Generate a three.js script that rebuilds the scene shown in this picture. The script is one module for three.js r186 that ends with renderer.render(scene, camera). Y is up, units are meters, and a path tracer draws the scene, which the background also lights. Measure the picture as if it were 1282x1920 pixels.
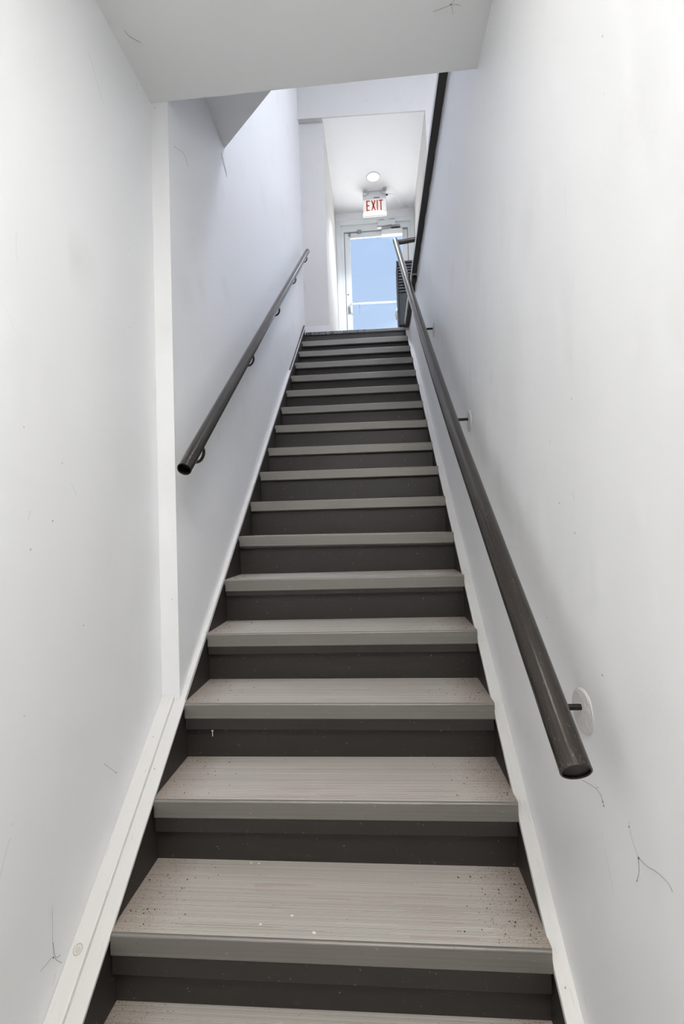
import * as THREE from 'three';
import { RoundedBoxGeometry } from 'three/addons/geometries/RoundedBoxGeometry.js';
import { mergeGeometries } from 'three/addons/utils/BufferGeometryUtils.js';
import { RectAreaLightUniformsLib } from 'three/addons/lights/RectAreaLightUniformsLib.js';

RectAreaLightUniformsLib.init();
// ------------------------------------------------------------------ camera, sky, exposure
const renderer = new THREE.WebGLRenderer({ antialias: true });
renderer.toneMapping = THREE.LinearToneMapping;
renderer.toneMappingExposure = 1.0;
renderer.shadowMap.enabled = true;
renderer.shadowMap.type = THREE.PCFSoftShadowMap;
const scene = new THREE.Scene();
const camera = new THREE.PerspectiveCamera(2 * Math.atan(960 / 865.25) * 180 / Math.PI, 1282 / 1920, 0.02, 200);
camera.position.set(0.6894, 0.9818, 1.1177);
camera.rotation.set(0.0326, 0.0755, -0.0324, 'YXZ');

// clear day sky, paler towards the horizon
function skyTexture() {
  const w = 16, h = 128, d = new Float32Array(w * h * 4);
  for (let j = 0; j < h; j++) {
    const el = Math.max(0, ((j + 0.5) / h - 0.5) * 2);            // 0 horizon .. 1 zenith
    const t = Math.pow(1 - el, 2.2);
    const c = [0.33 + 0.3 * t, 0.55 + 0.2 * t, 0.9 + 0.03 * t];
    for (let i = 0; i < w; i++) d.set([c[0], c[1], c[2], 1], (j * w + i) * 4);
  }
  const t = new THREE.DataTexture(d, w, h, THREE.RGBAFormat, THREE.FloatType);
  t.mapping = THREE.EquirectangularReflectionMapping; t.magFilter = t.minFilter = THREE.LinearFilter; t.needsUpdate = true;
  return t;
}
scene.background = skyTexture();
scene.backgroundIntensity = 1.0;

const LIGHT = { lower: 40, small: 21, upper: 38, vestibule: 13 };   // nits of the ceiling panels (lower and upper are added fill), candela of the downlight
const sun = new THREE.DirectionalLight(0xf8faff, 62);   // high sun beside the building: it lights the ground outside, not the door
sun.name = 'sun'; sun.position.set(-13, 21, -6.8); sun.target.position.set(0.8, 3, -8); sun.castShadow = true;
Object.assign(sun.shadow.camera, { left: -16, right: 16, top: 16, bottom: -16, near: 1, far: 60 }); sun.shadow.mapSize.set(2048, 2048);
scene.add(sun, sun.target);

// ------------------------------------------------------------------ helpers
let seed = 7;
const rnd = () => { seed = (seed * 1664525 + 1013904223) >>> 0; return seed / 4294967296; };
const rr = (a, b) => a + (b - a) * rnd();
const taken = {};
function numbered(n) { const k = taken[n] = (taken[n] ?? -1) + 1; return k ? n + '_' + String(k).padStart(3, '0') : n; }
function put(o, parent) { o.castShadow = o.receiveShadow = true; (parent ?? scene).add(o); return o; }
function obj(name, geos, m, parent) {
  const g = Array.isArray(geos) ? (geos.length > 1 ? mergeGeometries(geos.map((x) => x.index ? x.toNonIndexed() : x)) : geos[0]) : geos;
  const o = new THREE.Mesh(g, m); o.name = parent ? name : numbered(name);
  return put(o, parent);
}
function tag(o, label, category, group) { Object.assign(o.userData, { label, category }); if (group) o.userData.group = group; return o; }
function thing(name, label, category, pos = [0, 0, 0], group) {
  const o = new THREE.Group(); o.name = numbered(name); o.position.set(...pos); scene.add(o);
  return tag(o, label, category, group);
}
function structGroup(name, pos = [0, 0, 0]) { const o = new THREE.Group(); o.name = numbered(name); o.position.set(...pos); scene.add(o); o.userData.kind = 'structure'; return o; }
function struct(name, geos, m) { const o = obj(name, geos, m); o.userData.kind = 'structure'; return o; }
// uv in metres from the dominant axis of each face
function metreUV(g0) {
  const g = g0.index ? g0.toNonIndexed() : g0; g.computeVertexNormals();
  const p = g.attributes.position, n = g.attributes.normal, uv = new Float32Array(p.count * 2);
  for (let i = 0; i < p.count; i += 3) {
    let ax = 0, ay = 0, az = 0;
    for (let k = 0; k < 3; k++) { ax += Math.abs(n.getX(i + k)); ay += Math.abs(n.getY(i + k)); az += Math.abs(n.getZ(i + k)); }
    for (let k = 0; k < 3; k++) {
      const x = p.getX(i + k), y = p.getY(i + k), z = p.getZ(i + k), j = (i + k) * 2;
      if (ax >= ay && ax >= az) { uv[j] = z; uv[j + 1] = y; } else if (ay >= az) { uv[j] = x; uv[j + 1] = z; } else { uv[j] = x; uv[j + 1] = y; }
    }
  }
  g.setAttribute('uv', new THREE.BufferAttribute(uv, 2));
  return g;
}
function box(x0, x1, y0, y1, z0, z1, r = 0) {
  const g = r ? new RoundedBoxGeometry(x1 - x0, y1 - y0, z1 - z0, 2, r) : new THREE.BoxGeometry(x1 - x0, y1 - y0, z1 - z0);
  g.translate((x0 + x1) / 2, (y0 + y1) / 2, (z0 + z1) / 2);
  return metreUV(g);
}
// polygon of (z, y) points pushed along x from x0 to x1
function prismX(pts, x0, x1, bevel = 0) {
  const s = new THREE.Shape(pts.map(([z, y]) => new THREE.Vector2(-z, y)));
  const g = new THREE.ExtrudeGeometry(s, { depth: x1 - x0 - 2 * bevel, bevelEnabled: bevel > 0, bevelSize: bevel, bevelThickness: bevel, bevelOffset: -bevel, bevelSegments: 2, curveSegments: 5 });
  g.rotateY(Math.PI / 2);                                         // (sx, sy, sz) -> (sz, sy, -sx): shape x = -z
  g.translate(x0 + bevel, 0, 0);
  return metreUV(g);
}
// polygon of (x, y) points pushed along z from z1 (back) to z0
function prismZ(pts, zBack, zFront) {
  const g = new THREE.ExtrudeGeometry(new THREE.Shape(pts.map((p) => new THREE.Vector2(...p))), { depth: zFront - zBack, bevelEnabled: false });
  g.translate(0, 0, zBack); return metreUV(g);
}
// polygon of (x, z) points pushed up from y0 to y1
function prismY(pts, y0, y1) {
  const g = new THREE.ExtrudeGeometry(new THREE.Shape(pts.map(([x, z]) => new THREE.Vector2(x, -z))), { depth: y1 - y0, bevelEnabled: false });
  g.rotateX(-Math.PI / 2); g.translate(0, y0, 0); return metreUV(g);
}
const V = (a) => new THREE.Vector3(...a);
function tube(pts, r, seg = 24, rad = 12, tension = 0.5) { return new THREE.TubeGeometry(new THREE.CatmullRomCurve3(pts.map(V), false, 'catmullrom', tension), seg, r, rad); }
function rod(a, b, r, rad = 14) {
  const A = V(a), B = V(b), g = new THREE.CylinderGeometry(r, r, A.distanceTo(B), rad);
  g.applyQuaternion(new THREE.Quaternion().setFromUnitVectors(new THREE.Vector3(0, 1, 0), B.clone().sub(A).normalize()));
  return g.translate(...A.add(B).multiplyScalar(0.5).toArray());
}
function canvasTex(w, h, draw, srgb = true) {
  const c = document.createElement('canvas'); c.width = w; c.height = h; draw(c.getContext('2d'), w, h);
  const t = new THREE.CanvasTexture(c); t.wrapS = t.wrapT = THREE.RepeatWrapping; if (srgb) t.colorSpace = THREE.SRGBColorSpace; t.magFilter = THREE.LinearFilter;
  return t;
}
function rep(t, u, v) { const c = t.clone(); c.repeat.set(u, v); c.needsUpdate = true; return c; }
// smooth tileable noise, octaves summed, 0..1
function noiseField(n, base, oct, sx = 1, sy = 1) {
  const f = new Float32Array(n * n);
  for (let o = 0, a = 1; o < oct; o++, a *= 0.55) {
    const gx = Math.max(2, Math.round(base * sx * 2 ** o)), gy = Math.max(2, Math.round(base * sy * 2 ** o)), g = new Float32Array(gx * gy).map(() => rnd());
    for (let j = 0; j < n; j++) for (let i = 0; i < n; i++) {
      const x = (i / n) * gx, y = (j / n) * gy, x0 = Math.floor(x), y0 = Math.floor(y), u = x - x0, v = y - y0, s = u * u * (3 - 2 * u), t = v * v * (3 - 2 * v);
      const q = (a_, b_) => g[(b_ % gy) * gx + (a_ % gx)];
      f[j * n + i] += a * ((q(x0, y0) * (1 - s) + q(x0 + 1, y0) * s) * (1 - t) + (q(x0, y0 + 1) * (1 - s) + q(x0 + 1, y0 + 1) * s) * t);
    }
  }
  let lo = 1e9, hi = -1e9; for (const x of f) { lo = Math.min(lo, x); hi = Math.max(hi, x); }
  return f.map((x) => (x - lo) / (hi - lo));
}
function dataTex(n, f, srgb = false) {
  const d = new Uint8Array(n * n * 4);
  for (let i = 0; i < n * n; i++) { const c = f(i); d[i * 4] = c[0]; d[i * 4 + 1] = c[1]; d[i * 4 + 2] = c[2]; d[i * 4 + 3] = 255; }
  const t = new THREE.DataTexture(d, n, n); t.wrapS = t.wrapT = THREE.RepeatWrapping; t.magFilter = t.minFilter = THREE.LinearFilter; if (srgb) t.colorSpace = THREE.SRGBColorSpace; t.needsUpdate = true; return t;
}

// ------------------------------------------------------------------ materials
const nWave = noiseField(256, 4, 4, 1.6, 0.5), nFine = noiseField(512, 60, 2), nWear = noiseField(512, 5, 5);
const wallMap = canvasTex(2048, 2048, (g, w, h) => {              // 3 m square of scuffed white paint
  g.fillStyle = '#f3f4f6'; g.fillRect(0, 0, w, h);
  for (let i = 0; i < 60; i++) { g.fillStyle = `rgba(70,66,60,${rr(0.2, 0.7)})`; g.beginPath(); g.arc(rr(0, w), rr(0, h), rr(0.6, 1.5), 0, 7); g.fill(); }
  for (let i = 0; i < 46; i++) {
    g.strokeStyle = `rgba(105,100,95,${rr(0.04, 0.17)})`; g.lineWidth = rr(0.6, 1.6); g.beginPath();
    const x = rr(0, w), y = rr(0, h), a = rr(-2.2, -0.9), l = rr(12, 90); g.moveTo(x, y);
    g.quadraticCurveTo(x + Math.cos(a) * l / 2 + rr(-8, 8), y + Math.sin(a) * l / 2, x + Math.cos(a) * l, y + Math.sin(a) * l); g.stroke();
  }
  for (let i = 0; i < 40; i++) { const x = rr(0, w), y = rr(0, h), r = rr(20, 90), q = g.createRadialGradient(x, y, 0, x, y, r); q.addColorStop(0, `rgba(190,186,176,${rr(0.03, 0.12)})`); q.addColorStop(1, 'rgba(190,186,176,0)'); g.fillStyle = q; g.fillRect(x - r, y - r, 2 * r, 2 * r); }
});
const wallBump = dataTex(256, (i) => { const v = 255 * nWave[i]; return [v, v, v]; });
const M = {};
M.wall = new THREE.MeshPhysicalMaterial({ name: 'satin white wall paint', map: rep(wallMap, 1 / 3, 1 / 3), roughness: 0.42, ior: 1.5, bumpMap: rep(wallBump, 0.8, 0.8), bumpScale: 0.004 });
M.wallFlat = new THREE.MeshStandardMaterial({ name: 'flat white wall paint', map: rep(wallMap, 1 / 2.3, 1 / 2.3), roughness: 0.7, bumpMap: rep(wallBump, 1, 1), bumpScale: 0.002 });
M.ceiling = new THREE.MeshStandardMaterial({ name: 'flat ceiling paint', color: 0xf2f3f4, roughness: 0.85, bumpMap: rep(wallBump, 1, 1), bumpScale: 0.0015 });
M.endWallShaded = new THREE.MeshStandardMaterial({ name: 'flat white wall paint darkened for shade', color: 0xd9d6d1, map: M.wallFlat.map, roughness: 0.7, bumpMap: M.wallFlat.bumpMap, bumpScale: 0.002 });  // white paint, its colour darkened and warmed to offset the upper lamp
M.trim = new THREE.MeshStandardMaterial({ name: 'white trim paint', roughness: 0.45, bumpMap: rep(wallBump, 5, 5), bumpScale: 0.001, map: canvasTex(1024, 1024, (g, w, h) => {
  g.fillStyle = '#dbdad8'; g.fillRect(0, 0, w, h);
  for (let i = 0; i < 900; i++) { g.fillStyle = `rgba(${rnd() < 0.5 ? '120,112,104' : '205,200,192'},${rr(0.04, 0.2)})`; g.fillRect(rr(0, w), rr(0, h), rr(1, 3), rr(2, 26)); }
  for (let i = 0; i < 90; i++) { g.fillStyle = `rgba(40,34,30,${rr(0.2, 0.7)})`; g.beginPath(); g.arc(rr(0, w), rr(0, h), rr(0.6, 2.2), 0, 7); g.fill(); }
}) });
function treadTex(k) {
  return canvasTex(2048, 512, (g, w, h) => {                      // 1.06 m across, 0.27 m deep; row 0 of the canvas is the back
    g.fillStyle = '#bcb6af'; g.fillRect(0, 0, w, h);
    for (let y = 0; y < h; y++) { const b = rnd(); g.fillStyle = b < 0.5 ? `rgba(92,86,82,${rr(0.02, 0.3)})` : `rgba(214,210,204,${rr(0.02, 0.3)})`; g.fillRect(0, y, w, 1); }
    for (let i = 0; i < 46; i++) { const y = rr(0, h), x = rr(-200, w), l = rr(200, 1500); g.fillStyle = rnd() < 0.5 ? `rgba(236,232,226,${rr(0.1, 0.4)})` : `rgba(70,62,58,${rr(0.08, 0.34)})`; g.fillRect(x, y, l, rr(1, 2.6)); }
    for (let i = 0; i < 26; i++) { const x = rr(0.3, 0.8) * w, y = rr(0.3, 0.95) * h, l = rr(80, 420); g.fillStyle = `rgba(150,104,104,${rr(0.06, 0.2)})`; g.fillRect(x - l / 2, y, l, rr(2, 14)); }
    for (const e of [0, 1]) for (let i = 0; i < (e ? 900 : 480); i++) {       // dirt swept to the two ends
      const t = Math.abs(rnd() + rnd() - 1) * 0.16, x = (e ? 1 - t : t) * w, y = Math.pow(rnd(), 1.3) * h;
      g.fillStyle = rnd() < 0.8 ? `rgba(${52 + 40 * rnd() | 0},40,32,${rr(0.25, 0.9)})` : `rgba(225,220,210,0.7)`; g.beginPath(); g.ellipse(x, y, rr(0.8, 3.4), rr(0.8, 2.4), 0, 0, 7); g.fill();
    }
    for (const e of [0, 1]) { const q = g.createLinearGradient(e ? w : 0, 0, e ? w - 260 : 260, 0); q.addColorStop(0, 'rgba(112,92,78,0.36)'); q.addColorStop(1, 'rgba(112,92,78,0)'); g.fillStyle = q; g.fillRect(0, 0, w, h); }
    for (let i = 0; i < 240; i++) { g.fillStyle = rnd() < 0.7 ? `rgba(50,42,38,${rr(0.3, 0.8)})` : 'rgba(236,234,228,0.75)'; g.beginPath(); g.ellipse(rr(0, w), rr(0, h), rr(0.6, 2.6), rr(0.6, 1.6), rr(0, 3), 0, 7); g.fill(); }
    if (k === 1) for (const [x, y, r] of [[0.268, 0.06, 7], [0.29, 0.065, 7], [0.415, 0.75, 8], [0.345, 0.86, 7], [0.475, 0.93, 9]]) { g.fillStyle = '#ece9e2'; g.beginPath(); g.ellipse(x * w, y * h, r, r * 0.8, 0.4, 0, 7); g.fill(); }
  });
}
const treadBump = canvasTex(64, 512, (g, w, h) => { for (let y = 0; y < h; y++) { const v = 128 + 70 * Math.sin(y * 0.9) + rr(-50, 50) | 0; g.fillStyle = `rgb(${v},${v},${v})`; g.fillRect(0, y, w, 1); } }, false);
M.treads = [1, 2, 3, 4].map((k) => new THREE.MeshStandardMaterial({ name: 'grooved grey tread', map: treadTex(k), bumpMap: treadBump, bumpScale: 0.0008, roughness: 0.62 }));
M.nosing = new THREE.MeshStandardMaterial({ name: 'grey nosing', roughness: 0.5, metalness: 0.6, map: canvasTex(1024, 128, (g, w, h) => {
  g.fillStyle = '#87837e'; g.fillRect(0, 0, w, h);
  for (let i = 0; i < 120; i++) { g.fillStyle = `rgba(${rnd() < 0.5 ? '90,90,86' : '150,150,146'},${rr(0.03, 0.14)})`; g.fillRect(rr(-300, w), rr(0, h), rr(100, 800), rr(1, 5)); }
  for (let i = 0; i < 34; i++) { g.strokeStyle = `rgba(225,222,214,${rr(0.15, 0.6)})`; g.lineWidth = rr(0.6, 1.6); const x = rr(0, w), y = rr(0, h); g.beginPath(); g.moveTo(x, y); g.lineTo(x + rr(-9, 9), y + rr(-6, 6)); g.stroke(); }
  for (let i = 0; i < 40; i++) { g.fillStyle = `rgba(50,46,42,${rr(0.2, 0.6)})`; g.fillRect(rr(0, w), rr(0, h), rr(0.8, 2.4), rr(0.8, 2)); }
}) });
M.nosing.map.repeat.set(0.9, 8);
const darkTex = canvasTex(2048, 512, (g, w, h) => {               // 2 m x 0.5 m of chipped black-brown paint
  g.fillStyle = '#2d2926'; g.fillRect(0, 0, w, h);
  for (let i = 0; i < 300; i++) { g.fillStyle = `rgba(${rnd() < 0.6 ? '66,60,56' : '18,16,15'},${rr(0.03, 0.16)})`; g.fillRect(rr(-200, w), rr(0, h), rr(40, 600), rr(1, 5)); }
  for (let i = 0; i < 620; i++) { g.fillStyle = `rgba(214,206,194,${rr(0.2, 0.95)})`; g.fillRect(rr(0, w), rr(0, h), rr(0.8, 2.9), rr(0.8, 3.2)); }
  for (let i = 0; i < 90; i++) { g.strokeStyle = `rgba(150,142,132,${rr(0.1, 0.5)})`; g.lineWidth = rr(0.6, 1.5); const x = rr(0, w), y = rr(0, h), a = rr(0, 6.28), l = rr(4, 26); g.beginPath(); g.moveTo(x, y); g.quadraticCurveTo(x + rr(-8, 8), y + rr(-8, 8), x + Math.cos(a) * l, y + Math.sin(a) * l); g.stroke(); }
});
M.riser = new THREE.MeshStandardMaterial({ name: 'black brown painted wood', map: rep(darkTex, 0.5, 2), roughness: 0.42 });
M.stringer = new THREE.MeshStandardMaterial({ name: 'black brown painted stringer', map: rep(darkTex, 0.37, 1.4), roughness: 0.5 });
M.rail = new THREE.MeshPhysicalMaterial({ name: 'worn dark bronze pipe', metalness: 0.45, roughness: 0.24, bumpMap: rep(dataTex(512, (i) => { const v = 255 * nFine[i]; return [v, v, v]; }), 30, 1), bumpScale: 0.00008, map: canvasTex(2048, 256, (g, w, h) => {
  g.fillStyle = '#38332f'; g.fillRect(0, 0, w, h);
  for (let i = 0; i < 700; i++) { g.fillStyle = `rgba(${rnd() < 0.5 ? '84,77,70' : '38,33,30'},${rr(0.03, 0.14)})`; g.fillRect(rr(-100, w), rr(0, h), rr(10, 160), rr(1, 4)); }
  for (let i = 0; i < 1100; i++) { const x = Math.pow(rnd(), 2.2) * w; g.fillStyle = `rgba(208,200,188,${rr(0.12, 0.7)})`; g.fillRect(x, rr(0, h), rr(0.5, 1.3), rr(0.7, 2.2)); }
}) });
M.railDark = new THREE.MeshStandardMaterial({ name: 'pipe inside', color: 0x2b2623, roughness: 0.7 });
M.iron = new THREE.MeshStandardMaterial({ name: 'black iron', color: 0x1d1a19, roughness: 0.45, metalness: 0.3 });
M.white = new THREE.MeshStandardMaterial({ name: 'white enamel', color: 0xe6e8e8, roughness: 0.35 });
M.doorWhite = new THREE.MeshStandardMaterial({ name: 'white painted aluminium', color: 0xdfe3e5, roughness: 0.35 });
M.grey = new THREE.MeshStandardMaterial({ name: 'grey metal', color: 0x8d9194, roughness: 0.35, metalness: 0.6 });
M.gasket = new THREE.MeshStandardMaterial({ name: 'dark gasket', color: 0x4a4e52, roughness: 0.7 });
M.glass = new THREE.MeshPhysicalMaterial({ name: 'clear door glass', color: 0xffffff, transmission: 1, thickness: 0, roughness: 0.0, ior: 1.5 });
M.red = new THREE.MeshStandardMaterial({ name: 'red lettering', color: 0xc8473f, roughness: 0.5 });
M.signFace = new THREE.MeshStandardMaterial({ name: 'lit sign face', color: 0xf2f2ee, roughness: 0.4, emissive: 0xfff6ea, emissiveIntensity: 0.25 });
M.lampLens = new THREE.MeshStandardMaterial({ name: 'lit lamp lens', color: 0xffffff, emissive: 0xfffaf0, emissiveIntensity: 1.6, roughness: 0.4 });
M.cabinet = new THREE.MeshStandardMaterial({ name: 'dark grey plastic', color: 0x25292c, roughness: 0.55 });
M.cabinetSlat = new THREE.MeshStandardMaterial({ name: 'dark grey slats', color: 0x353a3e, roughness: 0.5 });
M.cobweb = new THREE.MeshStandardMaterial({ name: 'dusty cobweb', color: 0x6e6862, roughness: 1 });
M.floor = new THREE.MeshStandardMaterial({ name: 'grey hall floor', roughness: 0.5, map: rep(dataTex(512, (i) => { const v = 160 + 34 * nWear[i]; return [v, v * 0.99, v * 0.96]; }, true), 0.5, 0.5) });
M.ground = new THREE.MeshStandardMaterial({ name: 'outdoor concrete', roughness: 0.95, map: rep(dataTex(512, (i) => { const v = 130 + 50 * nWear[i]; return [v, v * 0.98, v * 0.95]; }, true), 0.3, 0.3) });
const lipTex = canvasTex(1024, 128, (g, w, h) => {
  g.fillStyle = '#7d7e7d'; g.fillRect(0, 0, w, h);
  for (let i = 0; i < 260; i++) { const x = Math.pow(rnd(), 1.8) * w * 0.6; g.fillStyle = `rgba(28,26,26,${rr(0.3, 0.9)})`; g.fillRect(x, rr(-10, h), rr(2, 9), rr(14, 60)); }
  for (let i = 0; i < 140; i++) { g.fillStyle = `rgba(170,170,168,${rr(0.1, 0.4)})`; g.fillRect(rr(0, w), rr(0, h), rr(4, 60), rr(1, 4)); }
});
M.lip = new THREE.MeshStandardMaterial({ name: 'worn landing edge', map: rep(lipTex, 0.95, 20), roughness: 0.6 });
M.strip = new THREE.MeshStandardMaterial({ name: 'chipped black edge strip', map: rep(darkTex, 1.4, 3), roughness: 0.55 });

// ------------------------------------------------------------------ the setting
const W = 1.0513, RISE = 0.19, RUN = 0.22872, TOP = 16, ZT = -TOP * RUN, YT = 3.04;   // nosing of the first step in the picture at z = 0, y = 0
const XA = -0.084, XB = -0.02, XR = 1.09, ZS = -0.468, YS = 2.555;                     // lower and upper left wall, right wall, soffit edge
struct('floor', box(-1.2, 2.2, -0.77, -0.57, -0.4, 4.2), M.floor);
struct('wall_left', box(XA - 0.25, XA, -0.57, YS, ZS, 4.2), M.wall);
struct('wall_left_stairwell', box(XB - 0.314, XB, -0.4, 6.1, -3.9, ZS), M.wall);
{ // right wall up to the upper floor, cut where the floor edge begins
  struct('wall_right', [prismX([[4.2, -0.57], [4.2, YS], [-0.3, YS], [-0.3, 3.05], [-3.9, 3.05], [-3.9, 2.6], [0.4, -0.57]], XR, XR + 0.2)], M.wall);
}
struct('wall_back', box(XA - 0.25, XR + 0.2, -0.57, YS, 4.2, 4.4), M.wall);
struct('ceiling', prismZ([[XA, YS], [XR, YS], [XR, 3.05], [XA, 3.05]], ZS, 4.2), M.ceiling);
struct('ceiling_stairwell_slab', prismY([[XB, -1.127], [0.7, ZS], [XB, ZS]], 2.931, 3.05), M.ceiling);
struct('wall_upper_front', box(XB - 0.314, 2.8, 3.05, 6.1, ZS + 0.02, ZS + 0.2), M.wallFlat);
struct('ceiling_stairwell', box(XB - 0.314, 2.8, 6.1, 6.3, -5.6, ZS + 0.2), M.ceiling);
struct('floor_upper', box(XR + 0.2, 2.8, 2.8, 3.05, -3.72, ZS + 0.2), M.floor);
struct('wall_upper_right', box(2.6, 2.8, 3.05, 6.1, -3.72, ZS), M.wallFlat);
struct('floor_landing', box(-0.3, 1.6, 2.84, YT, -5.27, ZT - 0.02), M.floor);
struct('wall_end_left', [box(XB - 0.3, 0.245, YT, 5.43, -5.3, -3.78)], M.endWallShaded);
struct('wall_end_right', [box(1.35, 2.8, YT, 6.1, -5.3, -3.72)], M.endWallShaded);
struct('beam_end', [prismZ([[XB, 5.43], [1.35, 5.388], [1.35, 6.1], [XB, 6.1]], -3.735, -3.72), box(XB, 1.6, 5.6, 6.1, -3.9, -3.735), box(XB, 0.245, 5.428, 5.6, -3.79, -3.735)], M.endWallShaded);  // last block: left underside, its shade put into the darker paint
struct('ceiling_vestibule', box(XB, 1.35, 5.43, 5.6, -5.4, -3.735), M.ceiling);
struct('baseboard_end', box(XB, 0.256, YT, 3.16, -3.78, -3.766, 0.004), M.trim);
struct('ground', box(-12, 14, 2.7, 2.98, -30, -5.42), M.ground);

// sloping white caps along the stringers: line through (z, y) points
function slope(z0, y0, z1, y1, th) { return [[z0, y0], [z1, y1], [z1, y1 - th], [z0, y0 - th]]; }
{
  const lowY = (z) => -0.003 - 0.852 * z;
  const t1 = structGroup('trim_1');
  obj('stringer_cap', prismX(slope(0.65, lowY(0.65), ZS, lowY(ZS), 0.012), -0.043, 0.0, 0.002), M.trim, t1);
  obj('wall_skirt', prismX(slope(0.65, lowY(0.65) + 0.016, ZS, lowY(ZS) + 0.016, 0.04), XA, -0.04, 0.003), M.trim, t1);
  const kn = new THREE.TorusGeometry(0.0105, 0.0009, 6, 24); kn.rotateX(-Math.PI / 2 + 0.7); kn.translate(-0.063, lowY(0.03) + 0.018, 0.03);
  const kn2 = new THREE.SphereGeometry(0.006, 10, 8); kn2.scale(1, 0.25, 1); kn2.rotateX(0.7); kn2.translate(-0.063, lowY(0.03) + 0.017, 0.03);
  obj('wood_knot', [kn, kn2], new THREE.MeshStandardMaterial({ color: 0xcac5bd, roughness: 0.7 }), t1);
  struct('trim_2', prismX(slope(ZS, 0.395, ZT - 0.06, 3.165, 0.02), XB - 0.001, -0.003, 0.001), M.trim);
  struct('trim_3', prismX(slope(0.65, -0.033 - 0.65 * 0.831, ZT, -0.033 - ZT * 0.831, 0.02), 1.0545, XR + 0.004, 0.002), M.trim);
}
// floor edge over the right wall: black underside, thin white face above it
{
  const zs = [-0.5, -0.9, -1.3, -1.62, -1.9, -2.3, -2.62], lo = [], n = zs.length;
  const sh = [[1.045, zs[0]], ...zs.slice(1).map((z) => [1.045, z])];
  const back = []; for (let i = 40; i >= 0; i--) { const z = -0.5 - 2.16 * i / 40; back.push([1.0855 + 0.0025 * Math.sin(z * 23) + rr(-0.0018, 0.0018), z]); }
  const strip = structGroup('trim_4');
  obj('edge_strip', prismY([[1.045, -0.5], [1.045, -1.62], [1.045, -2.66], ...back], 3.052, 3.062), M.strip, strip);
  obj('edge_strip_end', [box(1.05, 1.088, 3.03, 3.055, -3.64, -2.7), box(1.056, 1.086, 3.022, 3.04, -3.2, -2.95, 0.006), box(1.052, 1.084, 3.024, 3.04, -3.6, -3.3, 0.006)], M.strip, strip);
  obj('edge_face', box(1.043, 1.1, 3.062, 3.105, -3.64, -0.45, 0.003), M.trim, strip);
  obj('edge_core', box(XR - 0.005, XR + 0.2, 3.05, 3.064, -3.66, -0.45), M.trim, strip);
}

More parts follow.
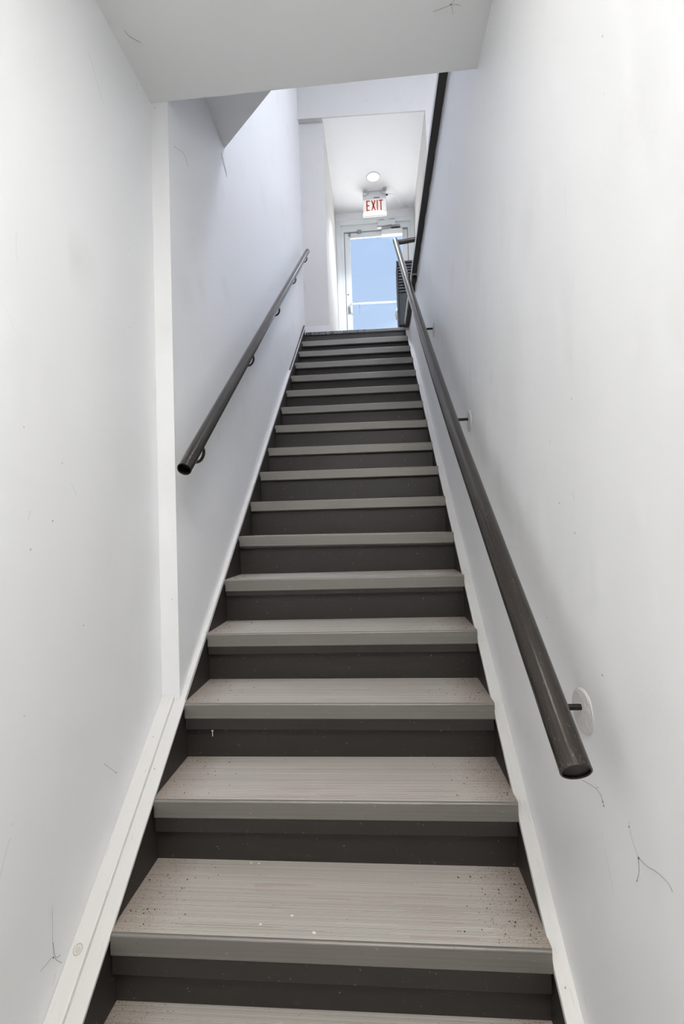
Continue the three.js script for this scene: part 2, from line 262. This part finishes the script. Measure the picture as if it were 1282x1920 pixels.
// ------------------------------------------------------------------ staircase
const dyL = [0, 0, .006, .0036, .001, .002, -.004, -.0017, -.0076, .0007, -.0015, .003, .0076, .011, .012, .013];
const dyR = [-.003, .004, .003, .003, -.001, -.009, -.0105, -.009, -.016, -.011, -.0075, -.004, -.0006, .002, .004, .005];
const under = [.047, .041, .037, .029, .019, .008];
const stairs = thing('staircase', 'straight flight of grooved grey treads with dark brown risers between white walls', 'staircase');
{
  obj('stringer', prismX([[0.68, -0.575], [ZS, 0.385], [ZT - 0.02, 3.135], [ZT - 0.02, 2.5], [0.1, -0.575]], -0.0198, -0.006), M.stringer, stairs);
  obj('stringer', prismX([[0.62, -0.575], [ZT - 0.02, -0.038 - (ZT - 0.02) * 0.831], [ZT - 0.02, 2.5], [0.1, -0.575]], 1.056, XR - 0.0003), M.stringer, stairs);
  for (let i = -2; i < TOP; i++) {
    const j = Math.max(0, i), zf = -i * RUN, t = Math.max(0, (i - 8) / 8);
    const xl = 0.0002 + 0.006 * t, xr = W + 0.002 - 0.006 * t - (i < 8 ? 0.0 : 0);
    const yl = i * RISE + (i < 0 ? 0 : dyL[j]), yr = i * RISE + (i < 0 ? 0 : dyR[j]);
    const zb = zf - RUN - 0.034, lean = (g) => {                   // each step dips a little to one side, as the real ones do
      const p = g.attributes.position;
      for (let k = 0; k < p.count; k++) { const u = (p.getX(k) - xl) / (xr - xl); p.setY(k, p.getY(k) + yl * (1 - u) + yr * u); }
      g.computeVertexNormals(); return g;
    };
    // tread board; uv across 0..1, depth 0..1
    const tg = box(-0.006, 1.0562, -0.022, -0.0003, zb - 0.006, zf - 0.0085).clone();
    const p = tg.attributes.position, uv = tg.attributes.uv;
    for (let k = 0; k < p.count; k++) uv.setXY(k, p.getX(k) / 1.056, 1 - (p.getZ(k) - (zf - 0.0085)) / (zb - zf + 0.0025) );
    for (let k = 0; k < p.count; k++) uv.setY(k, 1 - uv.getY(k));
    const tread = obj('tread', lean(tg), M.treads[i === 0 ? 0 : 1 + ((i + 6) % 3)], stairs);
    // nosing: flat lip, rounded front, straight face with a small return below
    const H = 0.0527, r = 0.006, pts = [[zf - 0.0088, 0]];
    for (let a = 0; a <= 5; a++) { const q = Math.PI / 2 * a / 5; pts.push([zf - r + r * Math.sin(q), -r + r * Math.cos(q)]); }
    pts.push([zf - 0.0005, -H + 0.003], [zf - 0.003, -H], [zf - 0.03, -H], [zf - 0.03, -0.0222], [zf - 0.0088, -0.0222]);
    const nose = obj('nosing', lean(prismX(pts, xl, xr)), M.nosing, tread);
    nose.userData.label = 'plain grey nosing face';
    // old board under the nosing and the riser behind it
    const b = i < 0 ? 0.04 : i < under.length ? under[i] : 0.004;
    obj('board', lean(box(i < 6 ? xl + 0.0015 : xl + 0.004, xr - 0.002, -H - b, -H + 0.0005, zf - 0.055, zf - 0.0045 - (i < 6 ? 0 : 0.012), 0.0015)), M.riser, stairs);
    obj('riser', lean(box(-0.008, 1.057, -RISE - 0.018, -0.03, zf - 0.06, zf - 0.034)), M.riser, stairs);
  }
  obj('riser', box(-0.004, 1.05, YT - 0.21, YT - 0.012, ZT - 0.05, ZT - 0.016), M.riser, stairs);
  const lip = prismX([[ZT - 0.06, YT], [ZT - 0.006, YT], [ZT, YT - 0.006], [ZT + 0.001, YT - 0.03], [ZT - 0.004, YT - 0.034], [ZT - 0.06, YT - 0.034]], 0.004, 1.046);
  const lp = lip.attributes.position; for (let k = 0; k < lp.count; k++) lp.setY(k, lp.getY(k) + 0.012 - 0.010 * lp.getX(k));
  obj('landing_edge', lip, M.lip, stairs).userData.label = 'worn grey edge of the top landing';
}
// nail left in the board of the third step
{
  const n = thing('nail', 'white-painted nail hanging below the third dark board from the bottom', 'nail', [0.1, 0.296, -0.452]);
  obj('shank', rod([0, -0.018, 0], [0, 0, 0], 0.0012, 8), M.white, n); obj('head', rod([0, 0, 0], [0, 0.0016, 0], 0.0034, 12), M.white, n);
}
// grit swept into the corners of the treads
{
  const count = 420, g = new THREE.IcosahedronGeometry(0.0016, 0), im = new THREE.InstancedMesh(g, new THREE.MeshStandardMaterial({ color: 0x3a302a, roughness: 1 }), count), m = new THREE.Matrix4();
  for (let k = 0; k < count; k++) {
    const i = Math.floor(Math.pow(rnd(), 1.4) * 6), e = rnd() < 0.6, t = 0.01 + Math.pow(rnd(), 2) * 0.2, x = e ? W - t : t, u = x / W, s = rr(0.35, 1.15);
    const z = -i * RUN - rr(0.03, 0.245) , y = i * RISE + dyL[i] * (1 - u) + dyR[i] * u + 0.0004;
    m.compose(new THREE.Vector3(x, y, z), new THREE.Quaternion().setFromEuler(new THREE.Euler(rr(0, 3), rr(0, 3), 0)), new THREE.Vector3(s * rr(0.8, 1.6), s * 0.7, s)); im.setMatrixAt(k, m);
  }
  im.name = 'grit'; im.userData = { label: 'dark grit and crumbs lying on the lower treads, thickest in their right corners', category: 'grit', kind: 'stuff' }; put(im);
}

// ------------------------------------------------------------------ handrails
function pipe(pts, r, name, label, capIn) {
  const t = thing(name, label, 'handrail');
  const curve = new THREE.CatmullRomCurve3(pts.map(V), false, 'catmullrom', 0.5), len = curve.getLength();
  const g = new THREE.TubeGeometry(curve, 80, r, 28); obj('pipe', g, M.rail, t);
  // open lower end: rolled rim and a dark bore
  const a = curve.getPoint(0), d = curve.getTangent(0), q = new THREE.Quaternion().setFromUnitVectors(new THREE.Vector3(0, 0, 1), d);
  const rim = new THREE.TorusGeometry(r - 0.0016, 0.0018, 8, 32); rim.applyQuaternion(q); rim.translate(a.x, a.y, a.z);
  obj('rim', rim, M.rail, t);
  const cap = new THREE.CylinderGeometry(r - 0.0015, r - 0.0015, 0.004, 28); cap.rotateX(Math.PI / 2); cap.translate(0, 0, capIn); cap.applyQuaternion(q); cap.translate(a.x, a.y, a.z);
  obj('end_plug', cap, M.railDark, t);
  t.userData.curve = undefined; delete t.userData.curve;
  return [t, curve];
}
const [railL, curveL] = pipe([[0.06, 1.19, -0.358], [0.06, 2.535, -1.972], [0.06, 3.878, -3.587]], 0.0235, 'handrail', 'shorter dark pipe handrail on the left stairwell wall, open end at its foot', 0.04);
{ // upper end plug
  const a = curveL.getPoint(1), d = curveL.getTangent(1), q = new THREE.Quaternion().setFromUnitVectors(new THREE.Vector3(0, 0, 1), d);
  const cap = new THREE.CylinderGeometry(0.0235, 0.0235, 0.004, 28); cap.rotateX(Math.PI / 2); cap.applyQuaternion(q); cap.translate(a.x, a.y, a.z); obj('end_plug', cap, M.rail, railL);
  for (const z of [-0.52, -1.262, -1.99, -2.735, -3.48]) {        // J-shaped hooks to the wall
    const y = 1.19 + (z + 0.358) / (-3.587 + 0.358) * (3.878 - 1.19), k = 0;
    obj('bracket', [tube([[0.06, y - 0.026, z], [0.066, y - 0.055, z], [0.055, y - 0.08, z], [0.035, y - 0.089, z], [-0.019, y - 0.092, z]], 0.0056, 24, 10), rod([XB + 0.0005, y - 0.092, z], [XB + 0.004, y - 0.092, z], 0.009, 16)], M.iron, railL);
  }
}
const [railR, curveR] = pipe([[1.004, 0.5635, 0.311], [1.001, 1.02, -0.272], [0.996, 1.49, -0.85], [0.989, 2.42, -1.93], [0.98, 3.86, -3.545], [0.98, 3.886, -3.575]], 0.0262, 'handrail', 'longer dark pipe handrail on the right wall with a bend at its top', 0.006);
{
  obj('elbow', new THREE.SphereGeometry(0.0275, 20, 14).translate(0.98, 3.886, -3.575), M.rail, railR);
  obj('return_pipe', tube([[0.98, 3.886, -3.575], [1.06, 3.894, -3.577], [1.2, 3.909, -3.58], [1.36, 3.92, -3.6], [1.42, 3.92, -3.65], [1.43, 3.92, -3.718]], 0.0235, 40, 20), M.rail, railR);
  [[0.605, 0.145], [1.417, -0.841], [2.224, -1.816], [3.03, -2.8]].forEach(([y, z], k) => {
    let best = 0; for (let u = 0; u <= 1; u += 0.002) if (Math.abs(curveR.getPoint(u).z - z) < Math.abs(curveR.getPoint(best).z - z)) best = u;
    const pr = curveR.getPoint(best);
    obj('bracket', [tube([[XR - 0.003, y, z], [1.035, y, z], [pr.x + 0.012, y + 0.001, z], [pr.x, y + 0.014, z], [pr.x, pr.y - 0.03, z]], 0.0062, 28, 10), rod([pr.x, pr.y - 0.036, z], [pr.x, pr.y - 0.022, z], 0.014, 14)], M.iron, railR);
    const plate = new THREE.LatheGeometry([[0, 0.006], [0.012, 0.006], [0.016, 0.0045], [0.038, 0.0042], [0.0435, 0.003], [0.045, 0]].map((a) => new THREE.Vector2(...a)), 40);
    plate.rotateZ(Math.PI / 2); plate.rotateY(k ? 0 : 0.06); plate.translate(XR - 0.0005, y - 0.008, z);
    obj('wall_plate', plate, M.trim, railR).userData.label = 'round white-painted wall plate';
    if (!k) { const gap = new THREE.TorusGeometry(0.0452, 0.0011, 6, 20, 1.2); gap.rotateZ(-1.15); gap.rotateY(Math.PI / 2); gap.translate(XR - 0.0006, y - 0.008, z); obj('plate_shadow_gap', gap, M.iron, railR); }  // thin dark arc drawn as the shadow behind the plate edge
  });
}

// ------------------------------------------------------------------ glass door at the top
{
  const D = -5.27, d = structGroup('door_1', [0, 0, D]), fl = YT;
  struct('wall_door', [box(-0.3, 0.26, 2.84, 5.6, D - 0.16, D - 0.02), box(1.34, 2.0, 2.84, 5.6, D - 0.16, D - 0.02), box(0.26, 1.34, 5.2, 5.6, D - 0.16, D - 0.02)], M.wallFlat);
  const P = (name, g, m) => obj(name, g, m, d);
  P('casing', [box(0.246, 0.313, fl, 5.305, -0.03, 0.012, 0.004)], M.doorWhite);
  P('casing', [box(1.297, 1.349, fl, 5.305, -0.03, 0.012, 0.004)], M.doorWhite);
  P('casing', [box(0.313, 1.297, 5.238, 5.305, -0.03, 0.012, 0.004)], M.doorWhite);
  P('jamb', box(0.308, 0.359, fl, 5.24, -0.12, -0.012, 0.004), M.doorWhite);
  P('jamb', box(1.258, 1.302, fl, 5.24, -0.12, -0.012, 0.004), M.doorWhite);
  P('head', box(0.355, 1.262, 5.156, 5.24, -0.12, -0.012, 0.004), M.doorWhite);
  P('threshold', box(0.355, 1.262, fl, fl + 0.02, -0.12, -0.01, 0.004), M.grey);
  const leaf = P('leaf', [box(0.366, 0.437, fl + 0.025, 5.146, -0.075, -0.035, 0.003), box(1.186, 1.252, fl + 0.025, 5.146, -0.075, -0.035, 0.003), box(0.43, 1.19, 5.082, 5.146, -0.0745, -0.0355, 0.003), box(0.43, 1.19, fl + 0.025, fl + 0.24, -0.0745, -0.0355, 0.003)], M.doorWhite);
  const bead = [box(0.436, 0.446, fl + 0.24, 5.084, -0.05, -0.038), box(1.178, 1.188, fl + 0.24, 5.084, -0.05, -0.038), box(0.436, 1.188, 5.074, 5.084, -0.05, -0.038)];
  obj('glazing_bead', bead, M.white, leaf);
  obj('gasket', [box(0.3585, 0.3665, fl + 0.02, 5.152, -0.07, -0.055), box(1.2515, 1.2585, fl + 0.02, 5.152, -0.07, -0.055), box(0.3585, 1.2585, 5.1455, 5.1565, -0.07, -0.05)], M.gasket, leaf);
  const pane = new THREE.PlaneGeometry(0.76, 5.09 - fl - 0.23); pane.translate(0.812, (5.09 + fl + 0.23) / 2, -0.055); obj('pane', pane, M.glass, leaf);
  P('push_bar', [tube([[0.402, 4.075, -0.036], [0.404, 4.08, 0.0], [0.425, 4.098, 0.014], [0.5, 4.101, 0.016], [1.1, 4.09, 0.016], [1.2, 4.088, 0.01], [1.222, 4.085, -0.036]], 0.0105, 60, 12)], M.doorWhite);
  P('push_bar_mount', [box(0.384, 0.42, 3.99, 4.1, -0.036, -0.024, 0.004), box(1.205, 1.24, 4.04, 4.12, -0.036, -0.024, 0.004)], M.grey);
  P('lock_cylinder', [new THREE.CylinderGeometry(0.011, 0.011, 0.012, 18).rotateX(Math.PI / 2).translate(0.392, 4.262, -0.03)], M.grey);
  P('pull_handle', [tube([[0.452, 4.2, -0.08], [0.47, 4.205, -0.11], [0.53, 4.18, -0.13], [0.545, 4.1, -0.135], [0.53, 4.01, -0.13], [0.47, 3.985, -0.11], [0.452, 3.99, -0.08]], 0.0045, 40, 10)], M.grey);
  const closer = P('door_closer', [box(0.888, 1.183, 5.052, 5.128, -0.036, 0.028, 0.006)], M.white);
  obj('closer_arm', [rod([1.12, 5.16, 0.02], [0.86, 5.135, 0.075], 0.0075), rod([0.86, 5.135, 0.075], [1.03, 5.185, 0.02], 0.0065), box(1.03, 1.15, 5.15, 5.178, -0.02, 0.034, 0.006), box(0.83, 0.895, 5.124, 5.14, 0.03, 0.085, 0.004)], M.grey, closer);
  obj('closer_bracket', [box(0.84, 1.085, 5.176, 5.262, -0.014, 0.022, 0.004), box(0.95, 1.0, 5.258, 5.276, -0.01, 0.02, 0.003), box(0.832, 1.09, 5.255, 5.264, -0.014, 0.03, 0.002)], M.doorWhite, closer);
  obj('closer_bracket_shadow_gap', [box(0.86, 0.93, 5.262, 5.268, 0.0, 0.03), box(1.0, 1.08, 5.262, 5.268, 0.0, 0.03)], M.gasket, closer).name = 'closer_shadow_bars';  // dark bars stand in for the shaded gaps over the bracket
  P('latch', [box(0.55, 0.605, 5.13, 5.17, -0.036, -0.004, 0.004), box(0.42, 0.455, 5.1, 5.135, -0.036, -0.02, 0.004)], M.grey);
}

// ------------------------------------------------------------------ exit sign, lamps
{
  const s = thing('exit_sign', 'white exit sign with red letters and two lamp heads under the vestibule ceiling', 'exit sign', [0, 0, -4.9]);
  obj('housing', [box(0.645, 0.957, 5.315, 5.43, -0.045, 0.0, 0.008), box(0.642, 0.956, 5.105, 5.32, -0.04, -0.002, 0.006)], M.white, s);
  const face = obj('face', box(0.65, 0.948, 5.148, 5.315, -0.002, 0.003, 0.002), M.signFace, s);
  obj('light_bar', box(0.642, 0.956, 5.105, 5.145, -0.03, 0.006, 0.004), M.signFace, s);
  const bar = (x0, y0, x1, y1, w) => { const a = Math.atan2(y1 - y0, x1 - x0), l = Math.hypot(x1 - x0, y1 - y0), g = new THREE.BoxGeometry(l, w, 0.004); g.rotateZ(a); return g.translate((x0 + x1) / 2, (y0 + y1) / 2, 0.005); };
  const y0 = 5.162, y1 = 5.302, w = 0.0165, ym = (y0 + y1) / 2, L = [];
  L.push([bar(0.698, y0, 0.698, y1, w), bar(0.69, y1 - w / 2, 0.741, y1 - w / 2, w * 0.8), bar(0.69, y0 + w / 2, 0.741, y0 + w / 2, w * 0.8), bar(0.69, ym, 0.733, ym, w * 0.8)]);
  L.push([bar(0.762, y0 + 0.002, 0.807, y1 - 0.002, w), bar(0.807, y0 + 0.002, 0.762, y1 - 0.002, w)]);
  L.push([bar(0.836, y0, 0.836, y1, w)]);
  L.push([bar(0.884, y0, 0.884, y1, w), bar(0.857, y1 - w / 2, 0.911, y1 - w / 2, w * 0.8)]);
  for (const l of L) obj('letter', l, M.red, face);
  for (const x of [0.676, 0.934]) {
    const h = new THREE.LatheGeometry([[0, -0.03], [0.022, -0.028], [0.031, -0.008], [0.032, 0.018], [0.028, 0.022], [0.026, 0.016], [0, 0.012]].map((a) => new THREE.Vector2(...a)), 28); h.rotateX(Math.PI / 2 - 0.05); h.translate(x, 5.4, 0.03);
    const head = obj('lamp_head', h, M.white, s);
    obj('lens', [new THREE.TorusGeometry(0.017, 0.002, 8, 24).translate(x, 5.398, 0.047), new THREE.SphereGeometry(0.006, 12, 8).translate(x, 5.398, 0.046)], M.grey, head);
  }
  obj('label_plate', box(0.79, 0.87, 5.33, 5.344, 0, 0.004, 0.001), M.grey, s);
  const c = thing('cable', 'thin white cable looping from the exit sign to the ceiling corner', 'cable');
  obj('cord', tube([[0.975, 5.365, -4.9], [1.01, 5.37, -4.9], [1.06, 5.385, -4.94], [1.11, 5.38, -5.02], [1.16, 5.375, -5.12], [1.22, 5.395, -5.2], [1.26, 5.428, -5.24]], 0.0055, 60, 10), M.white, c);
  obj('plug', rod([0.957, 5.363, -4.9], [0.978, 5.366, -4.9], 0.011), M.iron, c);
}
function lamp(name, label, [x, y, z], r, depth, cd, spot) {
  const t = thing(name, label, 'ceiling light', [x, y, z]);
  const ring = new THREE.LatheGeometry([[r, 0.0], [r + 0.014, 0.0], [r + 0.013, -0.006], [r + 0.004, -0.009], [r, -0.006]].map((a) => new THREE.Vector2(...a)), 40); obj('trim_ring', ring, M.white, t);
  const lens = new THREE.LatheGeometry([[0, -depth], [r * 0.55, -depth * 0.86], [r * 0.86, -depth * 0.5], [r, -0.002]].map((a) => new THREE.Vector2(...a)), 40); obj('lens', lens, M.lampLens, t);
  const l = spot ? new THREE.SpotLight(0xf6f9ff, cd, 0, 0.8, 0.6, 2) : new THREE.PointLight(0xfffdf8, cd, 0, 2);
  l.name = 'lamp'; l.position.set(0, -depth - 0.03, 0); l.castShadow = true; l.shadow.radius = spot ? 2 : 6; t.add(l);
  if (spot) { l.target.position.set(0, -3, 0); t.add(l.target); }
  return t;
}
lamp('ceiling_light', 'round lit downlight in the vestibule ceiling before the exit sign', [0.79, 5.43, -4.65], 0.075, 0.003, LIGHT.vestibule, true);
function panel(label, [x, y, z], w, d, color, nits) {
  const t = thing('ceiling_panel_light', label, 'ceiling light', [x, y, z]);
  obj('frame', [box(-w / 2 - 0.03, w / 2 + 0.03, -0.05, 0, -d / 2 - 0.03, d / 2 + 0.03, 0.008)], M.white, t);
  obj('diffuser', [box(-w / 2, w / 2, -0.056, -0.04, -d / 2, d / 2, 0.004)], M.lampLens, t);
  const l = new THREE.RectAreaLight(color, nits, w - 0.02, d - 0.02); l.name = 'lamp'; l.position.set(0, -0.062, 0); l.rotation.x = -Math.PI / 2; t.add(l);
}
panel('added square white fill light, out of view on the lower hall ceiling', [0.73, YS, 1.66], 0.55, 0.6, 0xfffcf5, LIGHT.lower);  // added lamp behind the camera, fills the lower walls evenly
panel('small square panel light on the soffit just above the foot of the stairs', [0.62, YS, 0.45], 0.22, 0.22, 0xfffdf8, LIGHT.small);
panel('added long cool white fill light, out of view on the upper hall ceiling beside the stairwell', [1.8, 6.1, -0.84], 1.0, 0.6, 0xeef2ff, LIGHT.upper);  // added unseen lamp, brightens and cools the left stairwell wall

// ------------------------------------------------------------------ dark cabinet on the landing
{
  const c = thing('cabinet', 'small dark grey cabinet with a slatted upper half at the right edge of the landing', 'cabinet', [0, 0, -3.73]);
  obj('body', [box(0.99, 1.2, 3.085, 3.79, -0.24, -0.012, 0.006), box(0.986, 1.0, 3.085, 3.785, -0.02, 0.004, 0.003)], M.cabinet, c);
  for (let k = 0; k < 11; k++) obj('slat', box(1.002, 1.198, 3.442 + k * 0.0315, 3.463 + k * 0.0315, -0.02, 0.01 + (k % 2) * 0.003, 0.004), M.cabinetSlat, c);
  obj('lower_panel', box(1.0, 1.198, 3.09, 3.434, -0.016, 0.008, 0.006), M.cabinet, c);
  for (const x of [1.005, 1.17]) for (const z of [-0.22, -0.03]) obj('foot', box(x, x + 0.025, YT, 3.087, z, z + 0.02, 0.003), M.iron, c);
  const v = []; for (let k = 0; k < 5; k++) v.push(rod([0.978, 3.19 + k * 0.017, -0.06], [0.978, 3.203 + k * 0.017, -0.06], 0.022 - Math.abs(k - 2) * 0.002, 20));
  obj('ribbed_cap', [...v, rod([0.978, 3.188, -0.06], [0.978, 3.273, -0.06], 0.016, 16)], M.white, c).userData.label = 'pale ribbed cap on its left side';
}

// ------------------------------------------------------------------ cobwebs on the walls and soffit
function web(label, strands, blobs = []) {
  const g = strands.map(([pts, r]) => tube(pts, r * 0.62, 24, 5));
  for (const [p, r] of blobs) g.push(new THREE.IcosahedronGeometry(r * 0.75, 1).scale(1, 1.4, 1).translate(...p));
  tag(obj('cobweb', g, M.cobweb), label, 'cobweb', undefined);
}
const xw = XR - 0.0012, xa = XA + 0.0012, xb = XB + 0.0012, yc = YS - 0.0012;
web('dusty cobweb thread under the foot of the right handrail', [[[[xw, 0.448, 0.1215], [xw, 0.4575, 0.152], [xw, 0.466, 0.1835], [xw, 0.465, 0.2024], [xw, 0.4565, 0.2097], [xw, 0.449, 0.213]], 0.0005], [[[xw, 0.466, 0.1835], [xw, 0.472, 0.19], [xw, 0.474, 0.196]], 0.0003]], [[[xw, 0.4565, 0.2097], 0.0014], [[xw, 0.45, 0.2128], 0.0012]]);
web('bent dusty cobweb thread low on the right wall', [[[[xw, 0.3924, 0.3166], [xw, 0.4126, 0.3246], [xw, 0.434, 0.3245]], 0.0005], [[[xw, 0.4355, 0.325], [xw, 0.4397, 0.3506], [xw, 0.4494, 0.376], [xw, 0.454, 0.4019], [xw, 0.449, 0.4125]], 0.00045], [[[xw, 0.4355, 0.325], [xw, 0.455, 0.307], [xw, 0.478, 0.301]], 0.00018]], [[[xw, 0.435, 0.3255], 0.0018], [[xw, 0.3925, 0.3166], 0.001], [[xw, 0.468, 0.3], 0.0011]]);
web('small forked cobweb low on the left wall', [[[[xa, 0.028, 0.128], [xa, 0.026, 0.108], [xa, 0.022, 0.088], [xa, 0.0, 0.072], [xa, -0.018, 0.058]], 0.0005], [[[xa, 0.133, 0.086], [xa, 0.08, 0.088], [xa, 0.018, 0.086]], 0.0003], [[[xa, 0.055, 0.087], [xa, 0.015, 0.079], [xa, 0.004, 0.062]], 0.0006]], [[[xa, 0.02, 0.086], 0.0016]]);
web('smudged cobweb thread on the left wall beside the white trim', [[[[xa, 0.352, -0.12], [xa, 0.325, -0.148], [xa, 0.296, -0.179]], 0.0004]], [[[xa, 0.298, -0.177], 0.0014]]);
web('spidery cobweb tuft on the soffit near the right wall', [[[[0.915, yc, -0.27], [0.945, yc, -0.263], [0.966, yc, -0.256], [0.974, yc, -0.243]], 0.0006], [[[0.966, yc, -0.256], [0.972, yc, -0.268], [0.976, yc, -0.283]], 0.0005], [[[0.966, yc, -0.256], [0.985, yc, -0.258], [0.996, yc, -0.262]], 0.0005]], [[[0.966, yc, -0.256], 0.0022]]);
web('thin curled cobweb on the soffit near the left wall', [[[[-0.043, yc, -0.222], [-0.041, yc, -0.236], [-0.03, yc, -0.248], [-0.012, yc, -0.262]], 0.0006]], [[[-0.036, yc, -0.243], 0.0012]]);
web('short cobweb wisps on the stairwell wall under the ceiling corner', [[[[xb, 2.86, -1.07], [xb, 2.83, -1.09], [xb, 2.8, -1.15]], 0.0012], [[[xb, 2.855, -1.09], [xb, 2.83, -1.12], [xb, 2.815, -1.145]], 0.0009]]);
web('faint cobweb threads on the upper left of the stairwell wall', [[[[xb, 2.425, -0.515], [xb, 2.45, -0.56], [xb, 2.471, -0.608], [xb, 2.45, -0.64]], 0.0005]], [[[xb, 2.425, -0.515], 0.0012]]);

scene.traverse((o) => { if (o.isMesh) o.castShadow = o.receiveShadow = true; });
renderer.render(scene, camera);
